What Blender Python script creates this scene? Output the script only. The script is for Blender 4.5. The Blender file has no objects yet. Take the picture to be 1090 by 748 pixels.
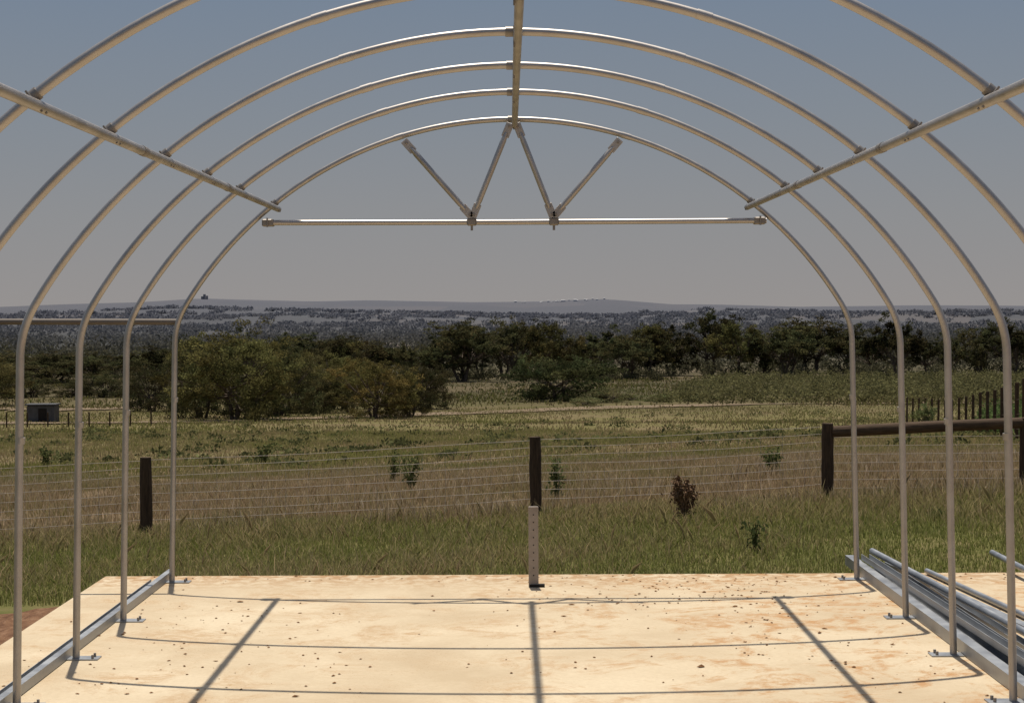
import bpy, math, numpy as np
from mathutils import Vector, Matrix
F=1950.0; EYE=2.37; CX=546.5
scene=bpy.context.scene
try:
    scene.view_settings.view_transform='Standard'; scene.view_settings.look='None'; scene.view_settings.exposure=0
except Exception: pass

# ---------------------------------------------------------------- terrain
LY=np.array([-60,0,16.4,20,24,30,40,60,100,180,250,400,700,1500,3000,6000,9000,14000.])
LZ=np.array([-.2,-.22,-.24,-.30,-.38,-.66,-1.2,-2.4,-4.7,-8.6,-10.6,-13,-17.5,-24,-28,-12,4,-120.])
def sstep(a,b,x):
    t=np.clip((x-a)/(b-a),0,1); return t*t*(3-2*t)
def wn(x,y,s,seed=0):
    r=np.random.default_rng(100+seed); o=np.zeros_like(x,dtype=float)
    for k in range(7):
        a=r.uniform(0,6.28); f=(1.0+0.45*k)/s; p=r.uniform(0,6.28)
        o=o+np.sin((x*math.cos(a)+y*math.sin(a))*f*3.0+p)/(1+0.35*k)
    return o/3.2
def vn(x,y,s,seed=0):
    o=np.zeros_like(x,dtype=float); amp=1.0; tot=0
    for k in range(4):
        r=np.random.default_rng(900+seed*10+k); G=r.uniform(-1,1,(128,128))
        u=(x*.83+y*.55)/s+37.3; v=(-x*.55+y*.83)/s+11.7
        iu=np.floor(u).astype(int); iv=np.floor(v).astype(int); fu=u-iu; fv=v-iv
        fu=fu*fu*(3-2*fu); fv=fv*fv*(3-2*fv)
        g=lambda a,b:G[a%128,b%128]
        o+=amp*((g(iu,iv)*(1-fu)+g(iu+1,iv)*fu)*(1-fv)+(g(iu,iv+1)*(1-fu)+g(iu+1,iv+1)*fu)*fv)
        tot+=amp; amp*=.6; s=s/2.1
    return o/tot*1.8
def height(x,y):
    x=np.asarray(x,dtype=float); y=np.asarray(y,dtype=float)
    z=np.interp(y,LY,LZ)
    tilt=0.042*np.clip(x,-7,7)*sstep(14,23,y)*(1-sstep(60,140,y))
    z=z+tilt
    z=z+0.04*wn(x,y,5,1)*sstep(18,26,y)+0.25*wn(x,y,40,2)*sstep(50,120,y)
    z=z+1.2*wn(x,y,300,3)*sstep(300,900,y)*(1-sstep(3500,5000,y))
    px=x/9000*F
    ridge=np.interp(px,[-1200,-546,-446,-380,-326,-216,-150,-46,30,94,154,220,304,420,544,1200],[26,18,36,44,60,44,52,38,40,54,26,20,6,12,4,14])
    near=np.interp(x/6000*F,[-1200,-500,-350,-150,50,200,420,700,1200],[10,8,26,8,-6,12,-8,12,0])
    n2=np.interp(x/4200*F,[-1200,-560,-400,-250,-60,120,260,480,640,1200],[0,-4,4,13,1,-6,6,14,1,5])
    z=z+ridge*sstep(6000,9000,y)+ near*sstep(4600,5800,y)*(1-sstep(6200,7200,y))+n2*sstep(3400,4200,y)*(1-sstep(4400,5200,y))+ (wn(x,y,900,4)*6)*sstep(4000,7000,y)
    return z
def H1(x,y): return float(height(np.array([x]),np.array([y]))[0])
def X(px,d): return (px-CX)*d/F
def Zp(py,d): return EYE-(py-330)*d/F

# ---------------------------------------------------------------- mesh helper
def build_mesh(name,parts,mats):
    vs=[];loops=[];tot=[];mi=[];sm=[];cols=[];off=0
    for p in parts:
        v=np.asarray(p['v'],dtype=np.float32).reshape(-1,3); f=p['f']
        vs.append(v)
        if isinstance(f,np.ndarray):
            loops.append((f+off).ravel()); tot.append(np.full(len(f),f.shape[1])); n=len(f)
        else:
            loops.append(np.array([i+off for q in f for i in q],dtype=np.int64)); tot.append(np.array([len(q) for q in f])); n=len(f)
        mi.append(np.full(n,p.get('m',0))); sm.append(np.full(n,p.get('s',False)))
        c=p.get('c'); 
        if c is None: c=np.ones((len(v),3))*0.5
        c=np.asarray(c,dtype=np.float32)
        if c.ndim==1: c=np.tile(c,(len(v),1))
        cols.append(c); off+=len(v)
    vs=np.concatenate(vs); loops=np.concatenate(loops).astype(np.int32); tot=np.concatenate(tot).astype(np.int32)
    mi=np.concatenate(mi).astype(np.int32); sm=np.concatenate(sm); cols=np.concatenate(cols)
    me=bpy.data.meshes.new(name)
    me.vertices.add(len(vs)); me.vertices.foreach_set('co',vs.ravel())
    me.loops.add(len(loops)); me.loops.foreach_set('vertex_index',loops)
    me.polygons.add(len(tot)); st=np.concatenate([[0],np.cumsum(tot)[:-1]]).astype(np.int32)
    me.polygons.foreach_set('loop_start',st); me.polygons.foreach_set('loop_total',tot)
    me.polygons.foreach_set('material_index',mi); me.polygons.foreach_set('use_smooth',sm)
    a=me.color_attributes.new('Col','FLOAT_COLOR','POINT')
    a.data.foreach_set('color',np.concatenate([cols,np.ones((len(cols),1),dtype=np.float32)],axis=1).astype(np.float32).ravel())
    for m in mats: me.materials.append(m)
    me.update(); me.validate()
    return me
def add_obj(name,me,parent=None,loc=None):
    o=bpy.data.objects.new(name,me); scene.collection.objects.link(o)
    if parent: o.parent=parent
    if loc is not None: o.location=loc
    return o
def empty(name,loc=(0,0,0)):
    o=bpy.data.objects.new(name,None); scene.collection.objects.link(o); o.location=loc; o.empty_display_size=.3; return o
def tube(pts,r,seg=12,m=0,c=None,caps=True):
    P=[Vector(tuple(float(q) for q in p)) for p in pts]; n=len(P)
    R=[r]*n if np.isscalar(r) else list(r)
    T=[]
    for i in range(n):
        a=P[max(i-1,0)]; b=P[min(i+1,n-1)]; T.append((b-a).normalized())
    u=T[0].orthogonal().normalized(); V=[]
    for i in range(n):
        u=(u-T[i]*u.dot(T[i])).normalized(); w=T[i].cross(u)
        for k in range(seg):
            an=2*math.pi*k/seg; V.append(P[i]+u*(math.cos(an)*R[i])+w*(math.sin(an)*R[i]))
    Fc=[]
    for i in range(n-1):
        for k in range(seg):
            a=i*seg+k; b=i*seg+(k+1)%seg; Fc.append((a,b,b+seg,a+seg))
    out=[dict(v=[tuple(q) for q in V],f=Fc,m=m,c=c,s=True)]
    if caps:
        out.append(dict(v=[tuple(q) for q in V[:seg]]+[tuple(q) for q in V[-seg:]],f=[tuple(reversed(range(seg))),tuple(range(seg,2*seg))],m=m,c=c))
    return out
def box(cx,cy,cz,sx,sy,sz,rot=None,m=0,c=None,bev=0.0):
    M=rot if rot is not None else Matrix.Identity(3)
    x,y,z=sx/2,sy/2,sz/2
    if bev<=0:
        V=[(-x,-y,-z),(x,-y,-z),(x,y,-z),(-x,y,-z),(-x,-y,z),(x,-y,z),(x,y,z),(-x,y,z)]
        Fc=[(0,3,2,1),(4,5,6,7),(0,1,5,4),(1,2,6,5),(2,3,7,6),(3,0,4,7)]
    else:
        b=bev; ring=[(-x+b,-y),(x-b,-y),(x,-y+b),(x,y-b),(x-b,y),(-x+b,y),(-x,y-b),(-x,-y+b)]
        V=[];
        for zz,s in ((-z,1),(-z+b,0),(z-b,0),(z,1)):
            for (a,d) in ring:
                V.append((a*(1-s*b/x),d*(1-s*b/y),zz))
        Fc=[tuple(reversed(range(8))),tuple(range(24,32))]
        for l in range(3):
            for k in range(8):
                a=l*8+k;bb=l*8+(k+1)%8; Fc.append((a,bb,bb+8,a+8))
    V=[tuple(M@Vector(v)+Vector((cx,cy,cz))) for v in V]
    return [dict(v=V,f=Fc,m=m,c=c)]
def leaves(P,size,rng,flat=0.0):
    n=len(P); a=rng.normal(size=(n,3)); a/=np.linalg.norm(a,axis=1)[:,None]
    b=rng.normal(size=(n,3)); b-=a*(a*b).sum(1)[:,None]; b/=np.linalg.norm(b,axis=1)[:,None]
    s=(np.asarray(size)*rng.uniform(.6,1.3,n))[:,None]
    v=np.stack([P-a*s, P+b*s*.5, P+a*s, P-b*s*.5],axis=1).reshape(-1,3)
    f=np.arange(4*n).reshape(n,4)
    return v,f

# ---------------------------------------------------------------- materials
def mat(name):
    m=bpy.data.materials.new(name); m.use_nodes=True; nt=m.node_tree; nt.nodes.clear()
    out=nt.nodes.new('ShaderNodeOutputMaterial'); return m,nt,out
def N(nt,t,**k):
    n=nt.nodes.new(t)
    for a,b in k.items(): setattr(n,a,b)
    return n
def noise(nt,scale,detail=6,rough=.6,vec=None,dist=0):
    n=N(nt,'ShaderNodeTexNoise'); n.inputs['Scale'].default_value=scale; n.inputs['Detail'].default_value=detail
    n.inputs['Roughness'].default_value=rough; n.inputs['Distortion'].default_value=dist
    if vec: nt.links.new(vec,n.inputs['Vector'])
    return n
def ramp(nt,fac,stops):
    r=N(nt,'ShaderNodeValToRGB'); e=r.color_ramp.elements
    while len(e)<len(stops): e.new(.5)
    for i,(p,c) in enumerate(stops):
        e[i].position=p; e[i].color=(c[0],c[1],c[2],1) if not np.isscalar(c) else (c,c,c,1)
    nt.links.new(fac,r.inputs[0]); return r
def mix(nt,fac,a,b,bt='MIX'):
    m=N(nt,'ShaderNodeMix'); m.data_type='RGBA'; m.blend_type=bt
    for i,s in ((0,fac),(6,a),(7,b)):
        if isinstance(s,bpy.types.NodeSocket): nt.links.new(s,m.inputs[i])
        else: m.inputs[i].default_value = s if i==0 else (s[0],s[1],s[2],1)
    return m.outputs[2]
def maprange(nt,v,a,b,c=0,d=1):
    n=N(nt,'ShaderNodeMapRange'); n.inputs[1].default_value=a;n.inputs[2].default_value=b;n.inputs[3].default_value=c;n.inputs[4].default_value=d
    nt.links.new(v,n.inputs[0]); return n.outputs[0]
def math_(nt,op,a,b=None):
    n=N(nt,'ShaderNodeMath',operation=op); n.use_clamp=False
    for i,s in ((0,a),(1,b)):
        if s is None: continue
        if isinstance(s,bpy.types.NodeSocket): nt.links.new(s,n.inputs[i])
        else: n.inputs[i].default_value=s
    return n.outputs[0]
def principled(nt,out,rough=.6,metal=0):
    p=N(nt,'ShaderNodeBsdfPrincipled'); p.inputs['Roughness'].default_value=rough; p.inputs['Metallic'].default_value=metal
    nt.links.new(p.outputs[0],out.inputs[0]); return p
def bump(nt,h,p,st=.3,d=.02):
    b=N(nt,'ShaderNodeBump'); b.inputs['Strength'].default_value=st; b.inputs['Distance'].default_value=d
    nt.links.new(h,b.inputs['Height']); nt.links.new(b.outputs[0],p.inputs['Normal'])
def pos(nt): return N(nt,'ShaderNodeNewGeometry').outputs['Position']

def galv(name,c1,c2,metal=.75,r=.36):
    m,nt,out=mat(name); p=principled(nt,out,r,metal); g=pos(nt)
    n=noise(nt,4,4,.6,g); n2=noise(nt,40,3,.6,g)
    c=ramp(nt,n.outputs[0],[(.3,c1),(.7,c2)])
    c2_=mix(nt,maprange(nt,n2.outputs[0],.55,.8,0,.14),c.outputs[0],(.16,.12,.085))
    nt.links.new(c2_,p.inputs['Base Color'])
    nt.links.new(maprange(nt,n.outputs[0],.3,.7,r-.05,r+.08),p.inputs['Roughness'])
    return m
GALV=galv('galvanised_steel',(.36,.335,.31),(.48,.45,.42),.85,.45)
GALV2=galv('galvanised_steel_new',(.28,.29,.305),(.40,.415,.43),.8,.45)
GALVD=galv('galvanised_fitting',(.22,.195,.17),(.33,.30,.27),.7,.5)
DULL=galv('dull_steel',(.13,.11,.095),(.20,.175,.15),.4,.7)

def concrete():
    m,nt,out=mat('concrete_slab_surface'); p=principled(nt,out,.85); g=pos(nt); p.inputs['Specular IOR Level'].default_value=.2
    a=noise(nt,.7,8,.62,g,.4); b=noise(nt,1.5,9,.74,g,.8); c=noise(nt,26,6,.7,g); d=noise(nt,140,3,.6,g); e=noise(nt,8,7,.7,g,.3); s=noise(nt,60,4,.7,g)
    base=ramp(nt,a.outputs[0],[(.34,(.50,.395,.26)),(.5,(.58,.475,.325)),(.66,(.65,.545,.385))])
    st=math_(nt,'MULTIPLY',maprange(nt,b.outputs[0],.48,.60,0,.75),maprange(nt,a.outputs[0],.42,.54,.2,1))
    st=math_(nt,'MULTIPLY',st,maprange(nt,e.outputs[0],.38,.60,.15,1))
    col=mix(nt,st,base.outputs[0],(.42,.255,.12))
    sep=N(nt,'ShaderNodeSeparateXYZ'); nt.links.new(g,sep.inputs[0])
    k=math_(nt,'MULTIPLY',maprange(nt,sep.outputs[0],-.3,2.0,0,1),maprange(nt,b.outputs[0],.485,.58,0,.78))
    k=math_(nt,'MULTIPLY',k,maprange(nt,e.outputs[0],.42,.57,0,1))
    col=mix(nt,k,col,(.43,.205,.065))
    sp=math_(nt,'MULTIPLY',maprange(nt,s.outputs[0],.59,.66,0,.8),maprange(nt,b.outputs[0],.44,.55,0,1))
    col=mix(nt,sp,col,(.28,.135,.05))
    col=mix(nt,maprange(nt,c.outputs[0],.35,.65,0,.28),col,(.41,.315,.20))
    k2=math_(nt,'MULTIPLY',maprange(nt,sep.outputs[1],15.4,16.4,0,.9),maprange(nt,e.outputs[0],.43,.56,0,1))
    col=mix(nt,k2,col,(.35,.20,.09))
    nt.links.new(col,p.inputs['Base Color'])
    h=math_(nt,'ADD',c.outputs[0],math_(nt,'MULTIPLY',d.outputs[0],.5)); bump(nt,h,p,.35,.006); return m
CONC=concrete()

def ground_mat():
    m,nt,out=mat('ground_soil_and_turf'); p=principled(nt,out,.95); p.inputs['Specular IOR Level'].default_value=.05
    g=pos(nt); sep=N(nt,'ShaderNodeSeparateXYZ'); nt.links.new(g,sep.inputs[0]); Y=sep.outputs[1]; Xx=sep.outputs[0]
    a=noise(nt,.11,7,.62,g,.6); b=noise(nt,.9,8,.7,g); c=noise(nt,9,5,.7,g); l=noise(nt,.02,6,.65,g,.5); l2=noise(nt,.12,6,.7,g,.5)
    near=ramp(nt,b.outputs[0],[(.35,(.085,.090,.028)),(.5,(.12,.118,.04)),(.66,(.18,.145,.07))])
    dry=ramp(nt,b.outputs[0],[(.3,(.12,.088,.052)),(.5,(.172,.124,.076)),(.7,(.235,.17,.11))])
    grn=ramp(nt,b.outputs[0],[(.3,(.105,.098,.036)),(.55,(.145,.127,.052)),(.75,(.19,.15,.08))])
    col=mix(nt,maprange(nt,Y,22,26),near.outputs[0],dry.outputs[0])
    mfac=math_(nt,'MULTIPLY',maprange(nt,Y,45,85),maprange(nt,a.outputs[0],.36,.56,.35,1))
    col=mix(nt,mfac,col,grn.outputs[0])
    lm=math_(nt,'ADD',math_(nt,'MULTIPLY',l.outputs[0],.5),math_(nt,'MULTIPLY',l2.outputs[0],.5))
    fl=ramp(nt,lm,[(.36,(.045,.044,.021)),(.48,(.072,.064,.033)),(.56,(.105,.083,.048)),(.66,(.15,.115,.072))])
    col=mix(nt,maprange(nt,Y,190,300),col,fl.outputs[0])
    sy=N(nt,'ShaderNodeMapping'); sy.inputs['Scale'].default_value=(.0035,.0016,.01); nt.links.new(g,sy.inputs[0])
    v=N(nt,'ShaderNodeTexVoronoi'); v.inputs['Scale'].default_value=1.0; nt.links.new(sy.outputs[0],v.inputs['Vector'])
    s2=N(nt,'ShaderNodeSeparateColor'); nt.links.new(v.outputs['Color'],s2.inputs[0])
    fld=ramp(nt,s2.outputs[0],[(.0,(.030,.030,.018)),(.45,(.045,.042,.026)),(.65,(.10,.078,.05)),(.8,(.16,.125,.085)),(.9,(.035,.034,.02))])
    col=mix(nt,maprange(nt,Y,600,900),col,fld.outputs[0])
    w=math_(nt,'ADD',Xx,math_(nt,'MULTIPLY',b.outputs[0],1.6))
    dm=math_(nt,'MULTIPLY',maprange(nt,Y,15.6,15.2),maprange(nt,w,-5.6,-4.4))
    dirt=ramp(nt,c.outputs[0],[(.3,(.10,.045,.02)),(.6,(.20,.10,.05)),(.75,(.30,.18,.10))])
    col=mix(nt,dm,col,dirt.outputs[0])
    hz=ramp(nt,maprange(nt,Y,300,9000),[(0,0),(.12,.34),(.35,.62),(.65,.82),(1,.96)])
    col=mix(nt,hz.outputs[0],col,(.104,.108,.128))  # aerial haze painted into the ground colour, stronger with distance
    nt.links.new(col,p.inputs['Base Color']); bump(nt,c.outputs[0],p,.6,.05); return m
GROUND=ground_mat()

def foliage(name,trans=.35,var=.2):
    m,nt,out=mat(name); at=N(nt,'ShaderNodeAttribute'); at.attribute_name='Col'
    d=N(nt,'ShaderNodeBsdfDiffuse')
    oi=N(nt,'ShaderNodeObjectInfo')
    hs=N(nt,'ShaderNodeHueSaturation'); nt.links.new(at.outputs['Color'],hs.inputs['Color'])
    nt.links.new(maprange(nt,oi.outputs['Random'],0,1,1-var,1+var),hs.inputs['Value'])
    if var>0: nt.links.new(maprange(nt,oi.outputs['Random'],0,1,.490,.514),hs.inputs['Hue'])
    c=hs.outputs[0]
    t=N(nt,'ShaderNodeBsdfTranslucent'); ms=N(nt,'ShaderNodeMixShader'); ms.inputs[0].default_value=trans
    nt.links.new(c,d.inputs['Color']); nt.links.new(c,t.inputs[0])
    nt.links.new(d.outputs[0],ms.inputs[1]); nt.links.new(t.outputs[0],ms.inputs[2]); nt.links.new(ms.outputs[0],out.inputs[0]); return m
LEAF=foliage('tree_foliage',.3,.25); GRASS=foliage('grass_blades',.45,0.0); FARLEAF=foliage('far_foliage',.3,0.0)
def simple(name,stops,scale,rough=.8,bst=.4,bd=.01,stretch=None):
    m,nt,out=mat(name); p=principled(nt,out,rough); p.inputs['Specular IOR Level'].default_value=.25; tc=N(nt,'ShaderNodeTexCoord'); v=tc.outputs['Object']
    if stretch:
        mp=N(nt,'ShaderNodeMapping'); mp.inputs['Scale'].default_value=stretch; nt.links.new(v,mp.inputs[0]); v=mp.outputs[0]
    n=noise(nt,scale,7,.65,v); r=ramp(nt,n.outputs[0],stops); nt.links.new(r.outputs[0],p.inputs['Base Color'])
    bump(nt,n.outputs[0],p,bst,bd); return m
BARK=simple('bark',[(.3,(.05,.038,.028)),(.7,(.16,.12,.09))],3,.9)
WOOD=simple('weathered_timber',[(.3,(.030,.018,.010)),(.7,(.10,.062,.036))],6,.85,.6,.01,(6,6,.7))
WOODR=simple('weathered_rail_timber',[(.3,(.045,.028,.016)),(.7,(.12,.076,.045))],6,.85,.6,.01,(.7,6,6))
WIRE=simple('fence_wire_metal',[(.3,(.36,.30,.25)),(.7,(.50,.43,.36))],3,.5)
DEAD=simple('dead_thistle',[(.3,(.08,.042,.022)),(.7,(.27,.165,.09))],20,.9)
CLOD=simple('leaf_litter',[(.3,(.10,.045,.016)),(.7,(.27,.13,.05))],30,.9)
STAKE=simple('stake_metal',[(.3,(.27,.225,.19)),(.7,(.38,.325,.28))],10,.6)
BLACK=simple('dark_void',[(.3,(.012,.010,.009)),(.7,(.03,.025,.02))],5,.9)
TRACK=simple('pale_dirt',[(.3,(.13,.095,.06)),(.55,(.20,.145,.09)),(.75,(.10,.09,.045))],.35,.95)
SHEDM=simple('weathered_sheet_metal',[(.3,(.05,.05,.05)),(.7,(.10,.10,.10))],2,.6)

# ---------------------------------------------------------------- ground sheet
rows=np.concatenate([np.arange(-40,12,4),np.arange(12,60,1.0),np.arange(60,140,3),np.geomspace(140,14000,190)])
nu=181; u=np.linspace(-1,1,nu)
GV=[]
for y in rows:
    w=max(60,abs(y)*.75+45); GV.append(np.stack([np.sign(u)*np.abs(u)**1.3*w,np.full(nu,y),np.zeros(nu)],1))
GV=np.array(GV); GV[...,2]=height(GV[...,0],GV[...,1])
idx=np.arange(len(rows)*nu).reshape(len(rows),nu)
GF=np.stack([idx[:-1,:-1],idx[:-1,1:],idx[1:,1:],idx[1:,:-1]],-1).reshape(-1,4)
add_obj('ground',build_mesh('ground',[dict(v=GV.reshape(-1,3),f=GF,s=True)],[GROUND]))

# ---------------------------------------------------------------- slab
add_obj('concrete_slab',build_mesh('concrete_slab',box((-3.68+8.5)/2,(16.4-3)/2,-.16,12.18,19.4,.32,bev=.012),[CONC]))
bv=[];rr=np.random.default_rng(3); ny=120; nx=18
for j in range(ny):
    y=-2+17.1*j/(ny-1)
    for i in range(nx):
        t=i/(nx-1); x=-3.685-1.5*t-(.15*math.sin(y*2.1)+.1*math.sin(y*5))*t
        bv.append((x,y,-.07-.22*t**1.3+rr.uniform(-.02,.02)))
bi=np.arange(ny*nx).reshape(ny,nx); bf=np.stack([bi[:-1,:-1],bi[1:,:-1],bi[1:,1:],bi[:-1,1:]],-1).reshape(-1,4)
DIRT=simple('red_brown_soil',[(.3,(.10,.045,.022)),(.55,(.20,.105,.055)),(.75,(.30,.18,.11))],9,.95,.9,.04)
add_obj('dirt_bank',build_mesh('dirt_bank',[dict(v=bv,f=bf,s=False)],[DIRT]))

# ---------------------------------------------------------------- shelter frame
frame=empty('shelter_frame')
HY=[16.0,14.0,12.48,10.98,9.48,7.98]
RAD=3.35; APEX=4.03; HWT=2.955; HWB=3.0; TR=.0245
def hoop_pts():
    cz=APEX-RAD; pts=[]
    a_end=math.asin(HWT/RAD)
    corner=(HWT,cz+RAD*math.cos(a_end))
    fl=.17
    a_f=a_end-fl/RAD
    for k in range(41): 
        a=a_f*k/40; pts.append((RAD*math.sin(a),cz+RAD*math.cos(a)))
    p0=pts[-1]; p2=(HWT+.003,corner[1]-fl)
    for k in range(1,9):
        t=k/8; pts.append(((1-t)**2*p0[0]+2*t*(1-t)*corner[0]+t*t*p2[0],(1-t)**2*p0[1]+2*t*(1-t)*corner[1]+t*t*p2[1]))
    for k in range(1,6):
        t=k/5; pts.append((p2[0]+(HWB-p2[0])*t,p2[1]*(1-t)+.008*t))
    return pts
HP=hoop_pts(); FULL=[(-x,z) for x,z in reversed(HP)]+HP[1:]
def arcpt(a): return (RAD*math.sin(a),APEX-RAD+RAD*math.cos(a))
AP=math.asin(2.085/RAD)
for i,y in enumerate(HY):
    parts=tube([(x,y,z) for x,z in FULL],TR,14)
    for s in (-1,1):
        seg=[arcpt(s*(.30+t*.012)) for t in (-1,-.5,0,.5,1)]
        parts+=tube([(x,y,z) for x,z in seg],TR+.0025,14,0)
        parts+=tube([(s*(HWT+.004),y,1.62),(s*(HWT+.007),y,1.58)],TR+.0025,14,0)
        x,z=arcpt(s*AP); nv=Vector((math.sin(s*AP),0,math.cos(s*AP)))
        c=Vector((x,y,z)); 
        parts+=tube([tuple(c+Vector((nv.z,0,-nv.x))*(-.035)),tuple(c+Vector((nv.z,0,-nv.x))*.035)],TR+.006,12,1)
        for dy in (-.04,.04):
            q=c+Vector((0,dy,0)); parts+=tube([tuple(q+nv*.03),tuple(q-nv*.085)],.006,6,1)
        parts+=box(s*(HWB-.05),y,.005,.22,.13,.009,m=2)
        for bx,by in ((-.12,-.035),(-.12,.035)):
            parts+=tube([(s*(HWB+bx),y+by,.009),(s*(HWB+bx),y+by,.034)],.010,6,1)
    parts+=tube([(-.04,y,APEX),(.04,y,APEX)],TR+.006,12,1)
    for dy in (-.04,.04): parts+=tube([(0.012,y+dy,APEX+.03),(0.012,y+dy,APEX-.085)],.006,6,1)
    add_obj('hoop_%d'%(i+1),build_mesh('hoop',parts,[GALV,GALVD,GALV2]),frame)
for nm,a in (('side_purlin_a',-AP),('ridge_purlin',0.006),('side_purlin_b',AP)):
    nv=Vector((math.sin(a),0,math.cos(a))); x,z=arcpt(a); c=Vector((x,0,z))-nv*.052
    parts=tube([(c.x+.03,6.5,c.z),(c.x+.02,9.0,c.z),(c.x+.01,12,c.z),(c.x,16.07,c.z)] if nm=='ridge_purlin' else [(c.x,6.5,c.z),(c.x,9.0,c.z),(c.x,12,c.z),(c.x,16.07,c.z)],.026,14)
    if nm!='ridge_purlin':
        for y in (10.2,13.2): parts+=tube([(c.x,y-.05,c.z),(c.x,y+.05,c.z)],.029,14,1)
    add_obj(nm,build_mesh(nm,parts,[GALV,GALVD]),frame)
y=16.0; S=y/F
def T(px,py): return ((px-CX)*S,Zp(py,y))
tz=Zp(236.5,y)
parts=tube([((283-CX)*S,y-.055,tz),(0,y-.055,tz-.004),((815-CX)*S,y-.055,tz)],.0235,14)
for px in (287,808):
    parts+=box((px-CX)*S,y-.03,tz,.10,.11,.062,m=1,bev=.008)
    parts+=tube([((px-CX)*S,y-.10,tz-.04),((px-CX)*S,y-.10,tz+.04)],.008,6,1)
def flat_brace(a,b):
    A=Vector((a[0],y-.075,a[1])); B=Vector((b[0],y-.075,b[1])); d=(B-A).normalized()
    out=tube([tuple(A+d*.06),tuple(A+d*.13),tuple(B-d*.13),tuple(B-d*.06)],[.016,.0255,.0255,.016],12)
    ang=math.atan2(d.z,d.x); R=Matrix.Rotation(-ang,3,'Y')
    for P,sg in ((A,1),(B,-1)):
        q=P+d*(sg*.035); out+=box(q.x,q.y,q.z,.13,.010,.068,rot=R,m=0,bev=.004)
        out+=tube([(P.x,P.y-.03,P.z),(P.x,P.y+.06,P.z)],.012,6,1)
    return out
for a,b in (((434,153),(501,229)),((543,136),(505,229)),((552,136),(588,229)),((658,153),(592,229))):
    parts+=flat_brace(T(*a),T(*b))
for px in (503,590):
    parts+=box((px-CX)*S,y-.055,tz,.085,.066,.066,m=1,bev=.01)
    parts+=tube([((px-CX)*S,y-.055,tz-.02),((px-CX)*S,y-.055,tz-.075)],.011,6,1)
add_obj('end_truss',build_mesh('end_truss',parts,[GALV,GALVD]),frame)
zz=Zp(341,y)
add_obj('side_rail',build_mesh('side_rail',tube([(-2.93,y+.03,zz),(-5.2,y+.03,zz+.012),(-8.2,y+.03,zz+.02)],.027,14),[DULL]),frame)
def channel(y0,y1,x0,x1,z,w,h,t=.004,flip=1,m=0):
    pr=[(-w/2,0),(w/2,0),(w/2,h*.99),(w/2-t,h*.99),(w/2-t,t),(-w/2+t,t),(-w/2+t,h*.99),(-w/2,h*.99)]
    V=[];
    for (yy,xx) in ((y0,x0),(y1,x1)):
        for a,b in pr: V.append((xx+a,yy,z+(b if flip>0 else h-b)))
    Fc=[(k,(k+1)%8,(k+1)%8+8,k+8) for k in range(8)]
    Fc+=[tuple(range(8))[::-1],tuple(range(8,16))]
    return [dict(v=V,f=Fc,m=m)]
parts=channel(6.6,16.35,-3.085,-3.07,.004,.05,.065,.005,-1)+channel(7.5,15.9,-3.16,-3.145,.004,.04,.04,.004,1)
add_obj('base_rail',build_mesh('base_rail',parts,[GALV2]),frame)

# ---------------------------------------------------------------- steel lengths on the right of slab
parts=[]
parts+=channel(7.6,16.9,3.11,3.10,.004,.08,.09,.005,-1)
parts+=channel(7.6,16.6,3.24,3.225,.004,.09,.06,.005,1)
parts+=channel(7.9,15.9,3.38,3.335,.004,.09,.085,.005,1)
parts+=channel(7.7,16.5,3.31,3.17,.108,.075,.05,.004,1)
parts+=channel(7.5,15.2,3.60,3.50,.006,.08,.05,.004,1)
parts+=tube([(3.95,7.2,.055),(3.25,16.6,.17)],.028,14)
parts+=channel(8.6,16.6,4.16,3.40,.01,.075,.06,.004,-1)
parts+=tube([(4.34,8.3,.04),(3.68,16.3,.03)],.024,14)
parts+=tube([(4.55,9.5,.03),(4.42,16.9,.11)],.028,14)
add_obj('steel_tube_stack',build_mesh('steel_tube_stack',parts,[GALV2]))

# ---------------------------------------------------------------- marker stake
sx=X(567,15.66); parts=box(0,0,.345,.085,.035,.69,bev=.004)
for k in range(9): parts+=tube([(0,-.0175,.10+.065*k),(0,-.0205,.10+.065*k)],.006,8,1)
parts+=box(0.03,-.0,.012,.13,.08,.02,m=1)
add_obj('marker_stake',build_mesh('marker_stake',parts,[STAKE,BLACK]),None,(sx,15.66,0))

# ---------------------------------------------------------------- debris
parts=[];rr=np.random.default_rng(21)
ico=[(0,0,1),(.9,0,.3),(.28,.85,.3),(-.72,.52,.3),(-.72,-.52,.3),(.28,-.85,.3),(0,0,-.2)]
icf=[(0,1,2),(0,2,3),(0,3,4),(0,4,5),(0,5,1),(6,2,1),(6,3,2),(6,4,3),(6,5,4),(6,1,5)]
for k in range(620):
    if k<140: x=rr.normal(1.3,.8); yy=rr.normal(15.2,.5)
    elif k<240: x=rr.normal(-2.2,.6); yy=rr.uniform(11.2,15)
    elif k<330: x=rr.normal(2.0,.5); yy=rr.uniform(12,16)
    elif k<400: x=rr.uniform(-3.4,5); yy=rr.uniform(15.9,16.35)
    else: x=rr.uniform(-3.5,5); yy=rr.uniform(10.5,16.3)
    if yy>16.36: continue
    s=rr.uniform(.003,.013)*(2.0 if rr.random()<.06 else 1); an=rr.uniform(0,6.28)
    V=[]
    for v in ico:
        j=rr.uniform(.6,1.3); a,b=v[0]*s*j*1.6,v[1]*s*j
        V.append((x+a*math.cos(an)-b*math.sin(an),yy+a*math.sin(an)+b*math.cos(an),max(.001,.002+v[2]*s*.6*j)))
    parts.append(dict(v=V,f=icf))
add_obj('leaf_litter',build_mesh('leaf_litter',parts,[CLOD]))

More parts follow.
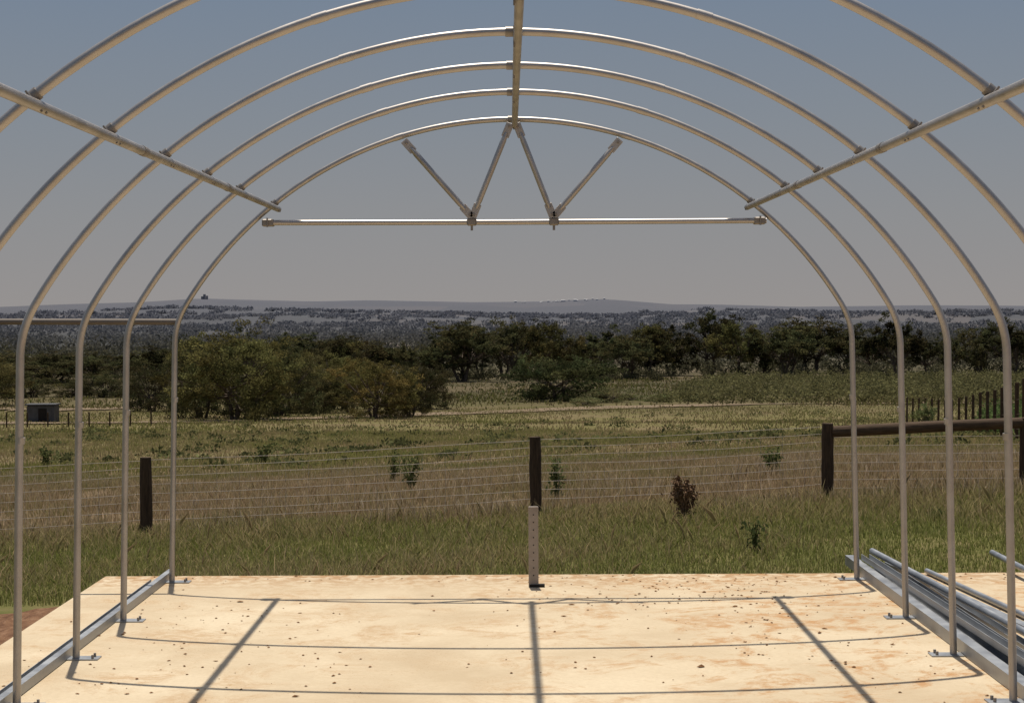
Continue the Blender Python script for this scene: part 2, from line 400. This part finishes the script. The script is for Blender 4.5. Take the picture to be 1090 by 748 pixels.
# ---------------------------------------------------------------- wire fence
fence=empty('wire_fence')
def post(px,d,top,r,name,parent,lean=0.0):
    x=X(px,d); z0=H1(x,d)-.15; z1=Zp(top,d); rr=np.random.default_rng(int(px)+5000)
    pts=[(x+lean*t+rr.uniform(-.004,.004),d,z0+(z1-z0)*t) for t in np.linspace(0,1,7)]
    ps=tube(pts,[r*rr.uniform(.95,1.06) for _ in range(6)]+[r*.93],14)
    add_obj(name,build_mesh(name,ps,[WOOD]),parent); return x,z1
xl,tl=post(154,24.0,485,.078,'post_1',fence); xm,tm=post(570,24.3,465,.078,'post_2',fence,-.01)
xr,tr_=post(881,24.8,452,.080,'post_3',fence,.0)
xll,tll=post(-300,23.5,505,.075,'post_4',fence)
parts=[]
stations=[(xll,23.5,tll),(xl,24.0,tl),(xm,24.3,tm),(xr,24.8,tr_)]
for (xa,ya,ta),(xb,yb,tb) in zip(stations[:-1],stations[1:]):
    for h in [.05]+[.14+.115*k for k in range(7)]:
        P=[]
        for i in range(13):
            t=i/12; x=xa+(xb-xa)*t; sag=-.018*math.sin(math.pi*t)*(1 if h<.1 else 1.6)
            P.append((x,ya+(yb-ya)*t+.082,ta+(tb-ta)*t-h+sag+.006*math.sin(9*t+h*20)))
        parts+=tube(P,.0034,6,caps=False)
    n=int((xb-xa)/.3)
    for i in range(1,n):
        t=i/n; x=xa+(xb-xa)*t; yy=ya+(yb-ya)*t+.082; top=ta+(tb-ta)*t-.15
        parts+=tube([(x,yy,top),(x+.004,yy,top-.4),(x,yy,top-.70)],.0022,4,caps=False)
add_obj('wires',build_mesh('wires',parts,[WIRE]),fence)
rail=empty('timber_rail_fence')
x2,t2=post(1092,24.9,447,.085,'post_1',rail)
x3=X(1330,25.0); post(1330,25.0,444,.085,'post_2',rail)
parts=tube([(xr+.05,24.8,Zp(461,24.8)),((xr+x2)/2,24.85,Zp(456.5,24.8)),(x2,24.9,Zp(452.5,24.8)),(x3,25,Zp(448,24.8))],[.078,.08,.074,.07],14)
add_obj('rail',build_mesh('rail',parts,[WOODR]),rail)
parts=[]
for h in [.2+.115*k for k in range(7)]:
    parts+=tube([(xr,24.9,tr_-h),(x2,25.0,t2-h-.05),(x3,25.1,t2-h-.1)],.0034,6,caps=False)
for i in range(1,16):
    t=i/16; x=xr+(x3-xr)*t; parts+=tube([(x,25.0,tr_-.2),(x,25.0,tr_-.95)],.0022,4,caps=False)
add_obj('wires',build_mesh('wires_b',parts,[WIRE]),rail)

row=empty('paddock_fence'); parts=[]; wp=[]
for i in range(19):
    t=i/18; d=150*(1-t)+58*t; px=960+(1090-960)*t**1.1; x=X(px,d); z=H1(x,d)
    h=2.1; parts+=tube([(x,d,z-.2),(x+.02,d,z+h)],.075,8); wp.append((x,d,z))
for h in (.5,1.0,1.5): parts+=tube([(a,b,c+h) for a,b,c in wp],.012,4,caps=False)
add_obj('posts',build_mesh('posts',parts,[WOOD]),row)

# ---------------------------------------------------------------- grass
def blades(x,y,h,w,c0,c1,rng,lean=.35):
    n=len(x); z=height(x,y); a=rng.uniform(0,math.pi,n); dx=np.cos(a)*w/2; dy=np.sin(a)*w/2
    lx=rng.normal(0,lean,n)*h; ly=rng.normal(0,lean,n)*h
    v=np.zeros((n,5,3))
    v[:,0]=np.stack([x-dx,y-dy,z-.02],1); v[:,1]=np.stack([x+dx,y+dy,z-.02],1)
    v[:,2]=np.stack([x+dx*.8+lx*.4,y+dy*.8+ly*.4,z+h*.6],1); v[:,3]=np.stack([x+lx,y+ly,z+h*(1-.12*rng.random(n))],1)
    v[:,4]=np.stack([x-dx*.8+lx*.4,y-dy*.8+ly*.4,z+h*.6],1)
    f=np.arange(5*n).reshape(n,5)
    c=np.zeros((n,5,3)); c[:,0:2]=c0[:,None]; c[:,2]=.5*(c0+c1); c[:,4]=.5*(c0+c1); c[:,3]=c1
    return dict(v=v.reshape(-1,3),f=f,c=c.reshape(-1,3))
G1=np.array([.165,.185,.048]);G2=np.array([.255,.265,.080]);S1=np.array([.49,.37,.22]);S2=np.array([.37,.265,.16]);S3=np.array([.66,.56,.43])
def mixc(a,b,t): return a[None]*(1-t[:,None])+b[None]*t[:,None]
def samp(n,y0,y1,pad,rng):
    y=np.sqrt(rng.uniform(y0**2,y1**2,n)); w=y*.285+pad; return rng.uniform(-1,1,n)*w,y
gp=[]
rg=np.random.default_rng(11)
x,yy=samp(150000,12,25.5,2.0,rg); k=((yy>16.45)|(x<-5.0+.3*np.sin(yy*3)))&(~((x>-3.7)&(yy<16.45)))&(x<8.6+0*yy)
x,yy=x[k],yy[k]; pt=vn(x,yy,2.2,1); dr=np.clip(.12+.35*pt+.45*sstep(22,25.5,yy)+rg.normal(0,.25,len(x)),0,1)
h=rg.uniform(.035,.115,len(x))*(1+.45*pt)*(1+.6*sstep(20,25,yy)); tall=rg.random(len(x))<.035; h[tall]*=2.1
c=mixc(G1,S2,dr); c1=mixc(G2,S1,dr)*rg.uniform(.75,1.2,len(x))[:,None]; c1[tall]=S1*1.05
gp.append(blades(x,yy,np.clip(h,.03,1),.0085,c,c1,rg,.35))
x,yy=samp(195000,23.5,50,2.5,rg); pt=vn(x,yy,4.5,2); pt2=vn(x,yy*.6,1.1,3)
k=(pt2+rg.normal(0,.4,len(x)))>-.55; x,yy,pt,pt2=x[k],yy[k],pt[k],pt2[k]
dr=np.clip(.88-.35*np.clip(pt,-.3,1)-.42*sstep(34,48,yy)+rg.normal(0,.18,len(x)),0,1)
h=rg.uniform(.08,.29,len(x))*(1+.35*pt2)*(1-.35*sstep(30,48,yy))
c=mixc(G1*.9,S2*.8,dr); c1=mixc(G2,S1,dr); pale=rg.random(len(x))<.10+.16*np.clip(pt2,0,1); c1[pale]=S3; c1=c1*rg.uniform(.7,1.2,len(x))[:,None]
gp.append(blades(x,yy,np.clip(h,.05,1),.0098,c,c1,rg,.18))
x,yy=samp(140000,47,125,5,rg); pt=vn(x,yy*.5,9,4); k=(pt+rg.normal(0,.5,len(x)))>-.6; x,yy,pt=x[k],yy[k],pt[k]
dr=np.clip(.48-.40*pt+rg.normal(0,.2,len(x)),0,1); h=rg.uniform(.08,.26,len(x))*(1+.3*pt)
c=mixc(G1,S2*.8,dr); c1=mixc(G2*.95,S1*.85,dr); gp.append(blades(x,yy,h,.032,c,c1,rg,.25))
x,yy=samp(45000,120,235,8,rg); pt=vn(x,yy*.4,14,5); k=(pt+rg.normal(0,.5,len(x)))>-.3; x,yy,pt=x[k],yy[k],pt[k]
dr=np.clip(.50-.40*pt+rg.normal(0,.2,len(x)),0,1); h=rg.uniform(.12,.35,len(x)); gp.append(blades(x,yy,h,.09,mixc(G1*.85,S2*.75,dr),mixc(G2*.75,S1*.7,dr),rg,.3))
x,yy=samp(42000,230,420,12,rg); pt=vn(x,yy*.35,20,6); k=(pt+rg.normal(0,.35,len(x)))>0; x,yy,pt=x[k],yy[k],pt[k]
dr=np.clip(.45-.3*pt+rg.normal(0,.25,len(x)),0,1); h=rg.uniform(.2,.6,len(x)); gp.append(blades(x,yy,h,.22,mixc(G1*.55,S2*.5,dr),mixc(G2*.5,S1*.45,dr),rg,.4))
add_obj('grass_field',build_mesh('grass_field',gp,[GRASS]))

# ---------------------------------------------------------------- weeds
def weed(name,px,d,toppx,wpx,col,seed,n=260,leaf=.035,m=GRASS):
    r=np.random.default_rng(seed); x0=X(px,d); z0=H1(x0,d); Ht=Zp(toppx,d)-z0; W=wpx*d/F/2
    parts=[];P=[];
    for k in range(9):
        a=r.uniform(0,6.28); rr_=W*r.uniform(.2,1); top=(math.cos(a)*rr_,math.sin(a)*rr_,Ht*r.uniform(.7,1))
        pts=[(0,0,-.05),(top[0]*.3,top[1]*.3,top[2]*.5),top]; parts+=tube(pts,[.008,.006,.003],5,c=col*.8)
        for j in range(n//9):
            t=r.uniform(.15,1.02); P.append([top[0]*t**1.4+r.normal(0,.05),top[1]*t**1.4+r.normal(0,.05),top[2]*t+r.normal(0,.02)])
    P=np.array(P); v,f=leaves(P,leaf,r); c=np.repeat(col[None]*r.uniform(.6,1.35,len(P))[:,None],4,0)
    parts.append(dict(v=v,f=f,c=c)); add_obj(name,build_mesh(name,parts,[m]),None,(x0,d,z0))
WG=np.array([.125,.145,.055])
weed('green_weed',824,32,474,27,WG,1,420); weed('green_weed',592,27,482,34,WG,2); weed('green_weed',436,33,480,50,WG*.9,3,360)
weed('green_weed',803,19.5,555,14,WG*.9,4,120,.03); weed('green_weed',418,36,478,22,WG*.9,5,200)
weed('green_weed',280,60,470,26,WG*.8,6,260,.06); weed('green_weed',48,58,472,20,WG*.8,7,260,.06); weed('green_weed',385,34,530,10,WG*.8,8,60)
weed('green_weed',1000,22,548,16,WG*.9,9,120)
r=np.random.default_rng(77); SP=[];SC=[]
for k in range(260):
    px=r.uniform(-80,1200); d=r.choice([r.uniform(55,110),r.uniform(100,200)]); x0=X(px,d); z0=H1(x0,d); s=r.uniform(.2,.5)*(1+d/160)
    n=60; q=r.normal(size=(n,3)); q/=np.linalg.norm(q,axis=1)[:,None]; q*=r.uniform(.4,1,(n,1)); q[:,2]=abs(q[:,2])*.7
    SP.append(q*[s*1.6,s,s]+[x0,d,z0]); SC.append(np.tile(np.array([.125,.13,.055])*r.uniform(.7,1.2),(n,1))*r.uniform(.7,1.3,(n,1)))
SP=np.concatenate(SP);SC=np.concatenate(SC); v,f=leaves(SP,.11,r)
add_obj('low_scrub',build_mesh('low_scrub',[dict(v=v,f=f,c=np.repeat(SC,4,0))],[FARLEAF]))
r=np.random.default_rng(5); parts=[]; d=23.0; x0=X(728,d); z0=H1(x0,d); Ht=Zp(507,d)-z0
for k in range(21):
    a=r.uniform(0,6.28); rad=r.uniform(.03,.19); hz=Ht*r.uniform(.3,1); tip=np.array([math.cos(a)*rad,math.sin(a)*rad*.8,hz])
    parts+=tube([(0,0,-.05),tuple(tip*[.35,.35,.55]),tuple(tip)],[.011,.008,.005],6)
    P=tip+r.normal(size=(80,3))*[.022,.022,.024]; v,f=leaves(P,.020,r); parts.append(dict(v=v,f=f))
P=np.stack([r.normal(0,.07,260),r.normal(0,.07,260),r.uniform(.05,.7,260)*Ht],1); v,f=leaves(P,.024,r); parts.append(dict(v=v,f=f))
add_obj('dead_thistle',build_mesh('dead_thistle',parts,[DEAD]),None,(x0,d,z0))

# ---------------------------------------------------------------- trees
def tree_mesh(seed,Ht,W,low=.18,nleaf=8000,leaf=.2,col=(.055,.058,.024),stems=3,dense=1.0,hlo=.25,extra=2):
    r=np.random.default_rng(seed); parts=[]; tips=[]
    for s in range(stems):
        a=2*math.pi*s/stems+r.uniform(-.5,.5); sp=W*.10*(stems>1)
        base=np.array([math.cos(a)*.12*stems,math.sin(a)*.12*stems,-.3])
        fork=np.array([math.cos(a)*sp,math.sin(a)*sp,Ht*r.uniform(.2,.34)])
        mid=(base+fork)/2+r.normal(0,.15,3)
        tr=Ht*.015+.04
        parts+=tube([tuple(base),tuple(mid),tuple(fork)],[tr*1.3,tr,tr*.85],8,1)
        nb=max(4,int(13/stems)+3)
        for b in range(nb):
            aa=r.uniform(0,6.28); rad=W/2*math.sqrt(r.uniform(.02,.85)); hh=Ht*(low+ (1-low)*r.uniform(hlo,.92))
            hh=min(hh,Ht*(.93-.40*(rad/(W/2))**2.2))
            tip=np.array([math.cos(aa)*rad,math.sin(aa)*rad,hh])
            q1=fork+(tip-fork)*.5+np.array([0,0,-.05*Ht])+r.normal(0,.12,3)*Ht*.05
            q1[2]=max(q1[2],.15*Ht*min(1,hh/(.3*Ht)))
            parts+=tube([tuple(fork),tuple(q1),tuple(tip)],[tr*.6,tr*.35,tr*.12],6,1,caps=False)
            tips.append(tip)
            for e in range(extra): 
                t2=tip+r.normal(0,1,3)*[W*.09,W*.09,Ht*.07]
                parts+=tube([tuple(q1),tuple((q1+t2)/2+[0,0,.1]),tuple(t2)],[tr*.3,tr*.2,tr*.08],5,1,caps=False); tips.append(t2)
    tips=np.array(tips); nt=len(tips); per=int(nleaf/nt); P=[];C=[]
    for t in tips:
        rr_=np.array([W*r.uniform(.06,.13),W*r.uniform(.06,.13),Ht*r.uniform(.045,.09)])*dense
        bright=r.uniform(.5,1.5); hue=r.uniform(-.12,.16)
        for sub in range(5):
            o=t+r.normal(0,.6,3)*rr_; n=per//5
            q=r.normal(size=(n,3)); q/=np.linalg.norm(q,axis=1)[:,None]; q*=r.uniform(.1,1,(n,1))**.5; q*=rr_*r.uniform(.35,.75)
            P.append(o+q); c=np.array(col)*bright*(1+np.array([hue,0,-.1])); C.append(c*r.uniform(.65,1.45,(n,1)))
    P=np.concatenate(P);C=np.concatenate(C); k=P[:,2]>Ht*.01; P,C=P[k],C[k]
    v,f=leaves(P,leaf,r); parts.append(dict(v=v,f=f,c=np.repeat(C,4,0),m=0))
    return build_mesh('tree_%d'%seed,parts,[LEAF,BARK])
OL=(.098,.090,.040); DK=(.066,.064,.033); YE=(.135,.113,.046); BU=(.055,.060,.029); D2=(.070,.067,.034)
TM={'big':[tree_mesh(1,10,12,-.1,26000,.13,OL,4,1.2,.15,3),tree_mesh(2,10,11,-.1,24000,.13,YE,3,1.15,.15,3),tree_mesh(3,10,12,-.1,25000,.13,D2,4,1.2,.1,3)],
    'euc':[tree_mesh(11,12,9,.22,10500,.20,DK,1,1.05),tree_mesh(12,12,10.5,.15,11000,.20,OL,2,1.1),tree_mesh(13,12,8,.28,10000,.20,DK,2,1.0),tree_mesh(14,12,12,.12,12000,.20,DK,3,1.1),tree_mesh(15,12,10,.0,12000,.20,D2,3,1.2,.1),tree_mesh(16,12,11,.18,10500,.20,DK,2,1.05)],
    'bush':[tree_mesh(21,6,9,-.15,18000,.13,BU,5,1.5,.1,3)],
    'shrub':[tree_mesh(31,3,5,-.15,3500,.12,(.16,.165,.085),3,1.5,.1),tree_mesh(32,3,4.5,-.15,3500,.12,(.13,.14,.065),3,1.5,.1)]}
BASEH={'big':10,'euc':12,'bush':6,'shrub':3}; BASEW={'big':10.2,'euc':8.8,'bush':8.6,'shrub':4.6}
rt=np.random.default_rng(9)
def place(name,kind,px,d,top,wpx,var=None):
    ms=TM[kind]; me=ms[int(rt.integers(len(ms))) if var is None else var]
    x=X(px,d); z=H1(x,d); Ht=Zp(top,d)-z; W=wpx*d/F
    o=add_obj(name,me,None,(x,d,z)); sz=Ht/BASEH[kind]; sw=W/BASEW[kind]
    o.scale=(sw,sw*rt.uniform(.85,1.1),sz); o.rotation_euler=(0,0,rt.uniform(0,6.28)); return o
E='eucalyptus_tree'
place(E,'big',252,185,342,108,0); place(E,'big',214,196,354,72,2); place(E,'big',296,200,358,70,2)
place(E,'big',398,192,374,80,1); place(E,'big',436,198,386,54,2); place(E,'big',350,235,366,80,0); place(E,'big',160,225,383,60,2); place(E,'big',452,235,385,46,2)
place(E,'big',-30,260,375,90,0); place(E,'big',330,212,390,50,2); place(E,'big',275,215,370,80,2); place(E,'big',372,215,382,60,0)
for px,top,w in ((335,352,60),(372,354,60),(300,358,50),(410,360,45),(440,366,45),(468,366,40),
    (492,343,56),(512,338,52),(535,350,40),(550,338,44),(583,343,52),(612,364,40),(640,352,52),(668,358,40),(690,345,50),(716,343,50),(757,329,58),(786,343,50),(815,354,38),
    (838,345,48),(866,340,56),(905,352,48),(926,355,40),(955,342,50),(985,355,44),(1012,361,40),(1045,343,52),(1078,347,60),(1120,345,60),(1165,350,60),
    (20,385,60),(60,372,60),(100,376,60),(135,383,50),(80,388,70),(170,372,50),(190,362,50),(-40,380,60),(-90,372,60),(225,360,50),(265,358,50),(0,372,60),(120,370,50),(45,382,60)):
    place(E,'euc',px,rt.uniform(375,470),top,w*rt.uniform(.95,1.3))
for px,top,w in ((5,402,50),(35,398,40),(108,392,45),(140,398,36),(80,402,36)): place(E,'big',px,290,top,w,2)
place('dense_bush_tree','bush',597,262,376,84); 
place('saltbush_shrub','shrub',650,255,411,40,0); place('saltbush_shrub','shrub',700,258,420,34,1); place('saltbush_shrub','shrub',622,240,422,34,0)
place('saltbush_shrub','shrub',985,120,430,30,1); place('saltbush_shrub','shrub',740,262,420,40,0); place('saltbush_shrub','shrub',672,262,420,30,1)
def mass(name,plants,leafsz,col,seed,nl=55,colfn=None,far=False):
    r=np.random.default_rng(seed); P=[];C=[]
    for (x,y,s,hs) in plants:
        z=H1(x,y); n=nl; q=r.normal(size=(n,3)); q/=np.linalg.norm(q,axis=1)[:,None]; q*=r.uniform(.4,1,(n,1)); 
        P.append(q*[s,s,hs*.5]+[x,y,z+hs*.45]); cc=np.array(col)*r.uniform(.75,1.3)
        if colfn: cc=colfn(cc,y)
        C.append(cc*r.uniform(.75,1.3,(n,1)) if y<900 else cc*r.uniform(.95,1.06,(n,1)))
    P=np.concatenate(P);C=np.concatenate(C); ls=leafsz if np.isscalar(leafsz) else np.repeat(np.array(leafsz),nl)
    v,f=leaves(P,ls,r); return add_obj(name,build_mesh(name,[dict(v=v,f=f,c=np.repeat(C,4,0))],[FARLEAF]))
r=np.random.default_rng(41); pl=[]
for k in range(14):
    d=250+k*12
    px=700+ (k*5)
    while px<1250:
        pl.append((X(px,d),d+r.uniform(-1,1),r.uniform(.8,1.6),r.uniform(1.2,2.6))); px+=r.uniform(6,12)
mass('olive_grove',pl,.22,(.145,.137,.062),42,75)
pl=[]
for k in range(90):
    t=r.uniform(0,1); d=100-35*t; px=1040+70*t+r.uniform(-6,30); pl.append((X(px,d),d,r.uniform(.4,.8),r.uniform(1.2,2.2)))
mass('grape_vines',pl,.10,(.11,.155,.055),43,120)
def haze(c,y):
    t=1-math.exp(-max(0,y-350)/1800.); return np.array(c)*(1-t)+np.array([.162,.168,.196])*t  # blends distance haze into the foliage vertex colours, no scattering volume
def belt(pl,ls,d0,d1,p0,p1,n,h0,h1,w,lf):
    for k in range(n):
        d=r.uniform(d0,d1); px=r.uniform(p0,p1); h=r.uniform(h0,h1); pl.append((X(px,d),d,r.uniform(.5,1)*w,h)); ls.append(lf)
pl=[];ls=[]
belt(pl,ls,470,600,-400,1500,560,4,9.5,4.5,.42)
belt(pl,ls,400,470,-300,200,90,2,6,3.5,.35); belt(pl,ls,410,470,640,1400,130,1.5,4.5,3,.33); belt(pl,ls,390,470,440,700,60,1,3.2,2.5,.3)
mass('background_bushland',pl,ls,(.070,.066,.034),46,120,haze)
pl=[];ls=[]
belt(pl,ls,640,800,-500,1600,560,7,12,6.5,.8)
for (d,n,h) in ((900,300,11),(1100,300,12),(1350,320,12),(1650,320,12),(2050,310,13),(2600,300,13),(3300,280,13),(4100,280,12),(5000,240,13),(5900,200,14)):
    for g in range(16):
        c=r.uniform(-450,1550); ww=r.uniform(80,340); belt(pl,ls,d*.93,d*1.07,c-ww,c+ww,n//10,h*.5,h*.9,h*(1.0+d/4000),max(.9,d*.0009))
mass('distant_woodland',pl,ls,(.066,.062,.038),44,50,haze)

# ---------------------------------------------------------------- dirt track + bare paddock
def strip(name,pts,w,m,dz=.06):
    V=[];n=0
    P=[Vector((X(px,d),d,0)) for px,d in pts]; fine=[]
    for a,b in zip(P[:-1],P[1:]):
        for k in range(12): fine.append(a.lerp(b,k/12))
    fine.append(P[-1]); rr_=np.random.default_rng(8)
    for i,p in enumerate(fine):
        t=(fine[min(i+1,len(fine)-1)]-fine[max(i-1,0)]).normalized(); nn=Vector((-t.y,t.x,0)); ww=w*rr_.uniform(.7,1.25)
        for s in (-1,-.33,.33,1):
            q=p+nn*s*ww/2; V.append((q.x,q.y,H1(q.x,q.y)+dz))
    m_=len(fine); ii=np.arange(m_*4).reshape(m_,4); f=np.stack([ii[:-1,:-1],ii[:-1,1:],ii[1:,1:],ii[1:,:-1]],-1).reshape(-1,4)
    add_obj(name,build_mesh(name,[dict(v=V,f=f,s=True)],[m]))
strip('dirt_track',[(-200,168),(60,172),(260,182),(470,208),(560,226),(700,238),(850,246),(1000,250),(1300,252)],8,TRACK,.12)
strip('bare_paddock',[(-60,238),(40,236),(140,234)],26,TRACK,.15)
x0=X(45,175); z0=H1(x0,175); parts=box(0,0,.85,2.6,2.0,1.7,m=0,bev=.05)+box(0,0,1.78,2.9,2.3,.12,m=0)+box(.2,-1.01,.75,.8,.03,1.4,m=1)
add_obj('small_pump_shed',build_mesh('small_pump_shed',parts,[SHEDM,BLACK]),None,(x0,175,z0))
parts=[]
for px in range(-60,170,22):
    d=160; x=X(px,d); z=H1(x,d); parts+=tube([(x,d,z-.1),(x,d,z+1.3)],.07,8)
add_obj('track_side_posts',build_mesh('track_side_posts',parts,[WOOD]))
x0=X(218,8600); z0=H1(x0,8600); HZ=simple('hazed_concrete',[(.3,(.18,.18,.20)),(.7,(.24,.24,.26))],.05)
parts=tube([(0,0,-5),(0,0,24)],[6,6],10)+tube([(12,0,-5),(12,0,17)],[5,5],10)+box(-11,0,5,9,9,18)
add_obj('grain_silo',build_mesh('grain_silo',parts,[HZ]),None,(x0,8600,z0))
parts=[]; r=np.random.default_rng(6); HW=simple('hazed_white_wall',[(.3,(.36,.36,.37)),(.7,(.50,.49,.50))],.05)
for k in range(26):
    px=r.normal(598,26); d=r.uniform(8100,8900); x=X(px,d); s=r.uniform(6,14); z=H1(x,d)
    parts+=box(x,d,z+s*.2,s,s*.6,s*.6)
    h=s*.5; V=[(x-h,d-s*.3,z+h),(x+h,d-s*.3,z+h),(x+h,d+s*.3,z+h),(x-h,d+s*.3,z+h),(x-h,d,z+h*1.5),(x+h,d,z+h*1.5)]
    parts.append(dict(v=V,f=[(0,1,5,4),(2,3,4,5),(0,4,3),(1,2,5)]))
add_obj('distant_town',build_mesh('distant_town',parts,[HW]))

# ---------------------------------------------------------------- sky + sun
sdir=Vector((-.03,.30,1.0)).normalized(); elev=math.asin(sdir.z); az=math.atan2(sdir.x,sdir.y)
w=bpy.data.worlds.new('World'); scene.world=w; w.use_nodes=True; nt=w.node_tree; nt.nodes.clear()
out=nt.nodes.new('ShaderNodeOutputWorld'); bg=nt.nodes.new('ShaderNodeBackground'); nt.links.new(bg.outputs[0],out.inputs[0])
sk=nt.nodes.new('ShaderNodeTexSky'); sk.sky_type='NISHITA'; sk.sun_disc=False; sk.sun_elevation=elev; sk.sun_rotation=az; sk.dust_density=2.5; sk.air_density=1.0
tc=nt.nodes.new('ShaderNodeTexCoord'); sp=nt.nodes.new('ShaderNodeSeparateXYZ'); nt.links.new(tc.outputs['Generated'],sp.inputs[0])
hz=ramp(nt,sp.outputs[2],[(0,(3.80,3.58,3.50)),(.05,(3.38,3.45,3.58)),(.10,(2.88,3.24,3.70)),(.17,(2.28,2.92,3.85))])
hs=maprange(nt,sp.outputs[2],.17,.6,0,.75)
c=mix(nt,hs,hz.outputs[0],sk.outputs[0])
nt.links.new(c,bg.inputs[0]); bg.inputs[1].default_value=.08
L=bpy.data.lights.new('sun','SUN'); L.energy=4.5; L.angle=math.radians(.53); L.color=(1,.925,.81)
so=bpy.data.objects.new('sun',L); scene.collection.objects.link(so); so.rotation_euler=sdir.to_track_quat('Z','Y').to_euler(); so.location=(0,0,30)

# ---------------------------------------------------------------- camera
cd=bpy.data.cameras.new('camera'); cam=bpy.data.objects.new('camera',cd); scene.collection.objects.link(cam)
cd.sensor_width=36; cd.lens=F/1090*36; cd.clip_start=.1; cd.clip_end=40000
pitch=math.atan(44/F); yaw=math.atan(1.5/F)
R=Matrix.Rotation(yaw,4,'Z')@Matrix.Rotation(math.pi/2-pitch,4,'X')@Matrix.Rotation(math.radians(-.25),4,'Z')
cam.matrix_world=Matrix.Translation((0,0,EYE))@R
scene.camera=cam
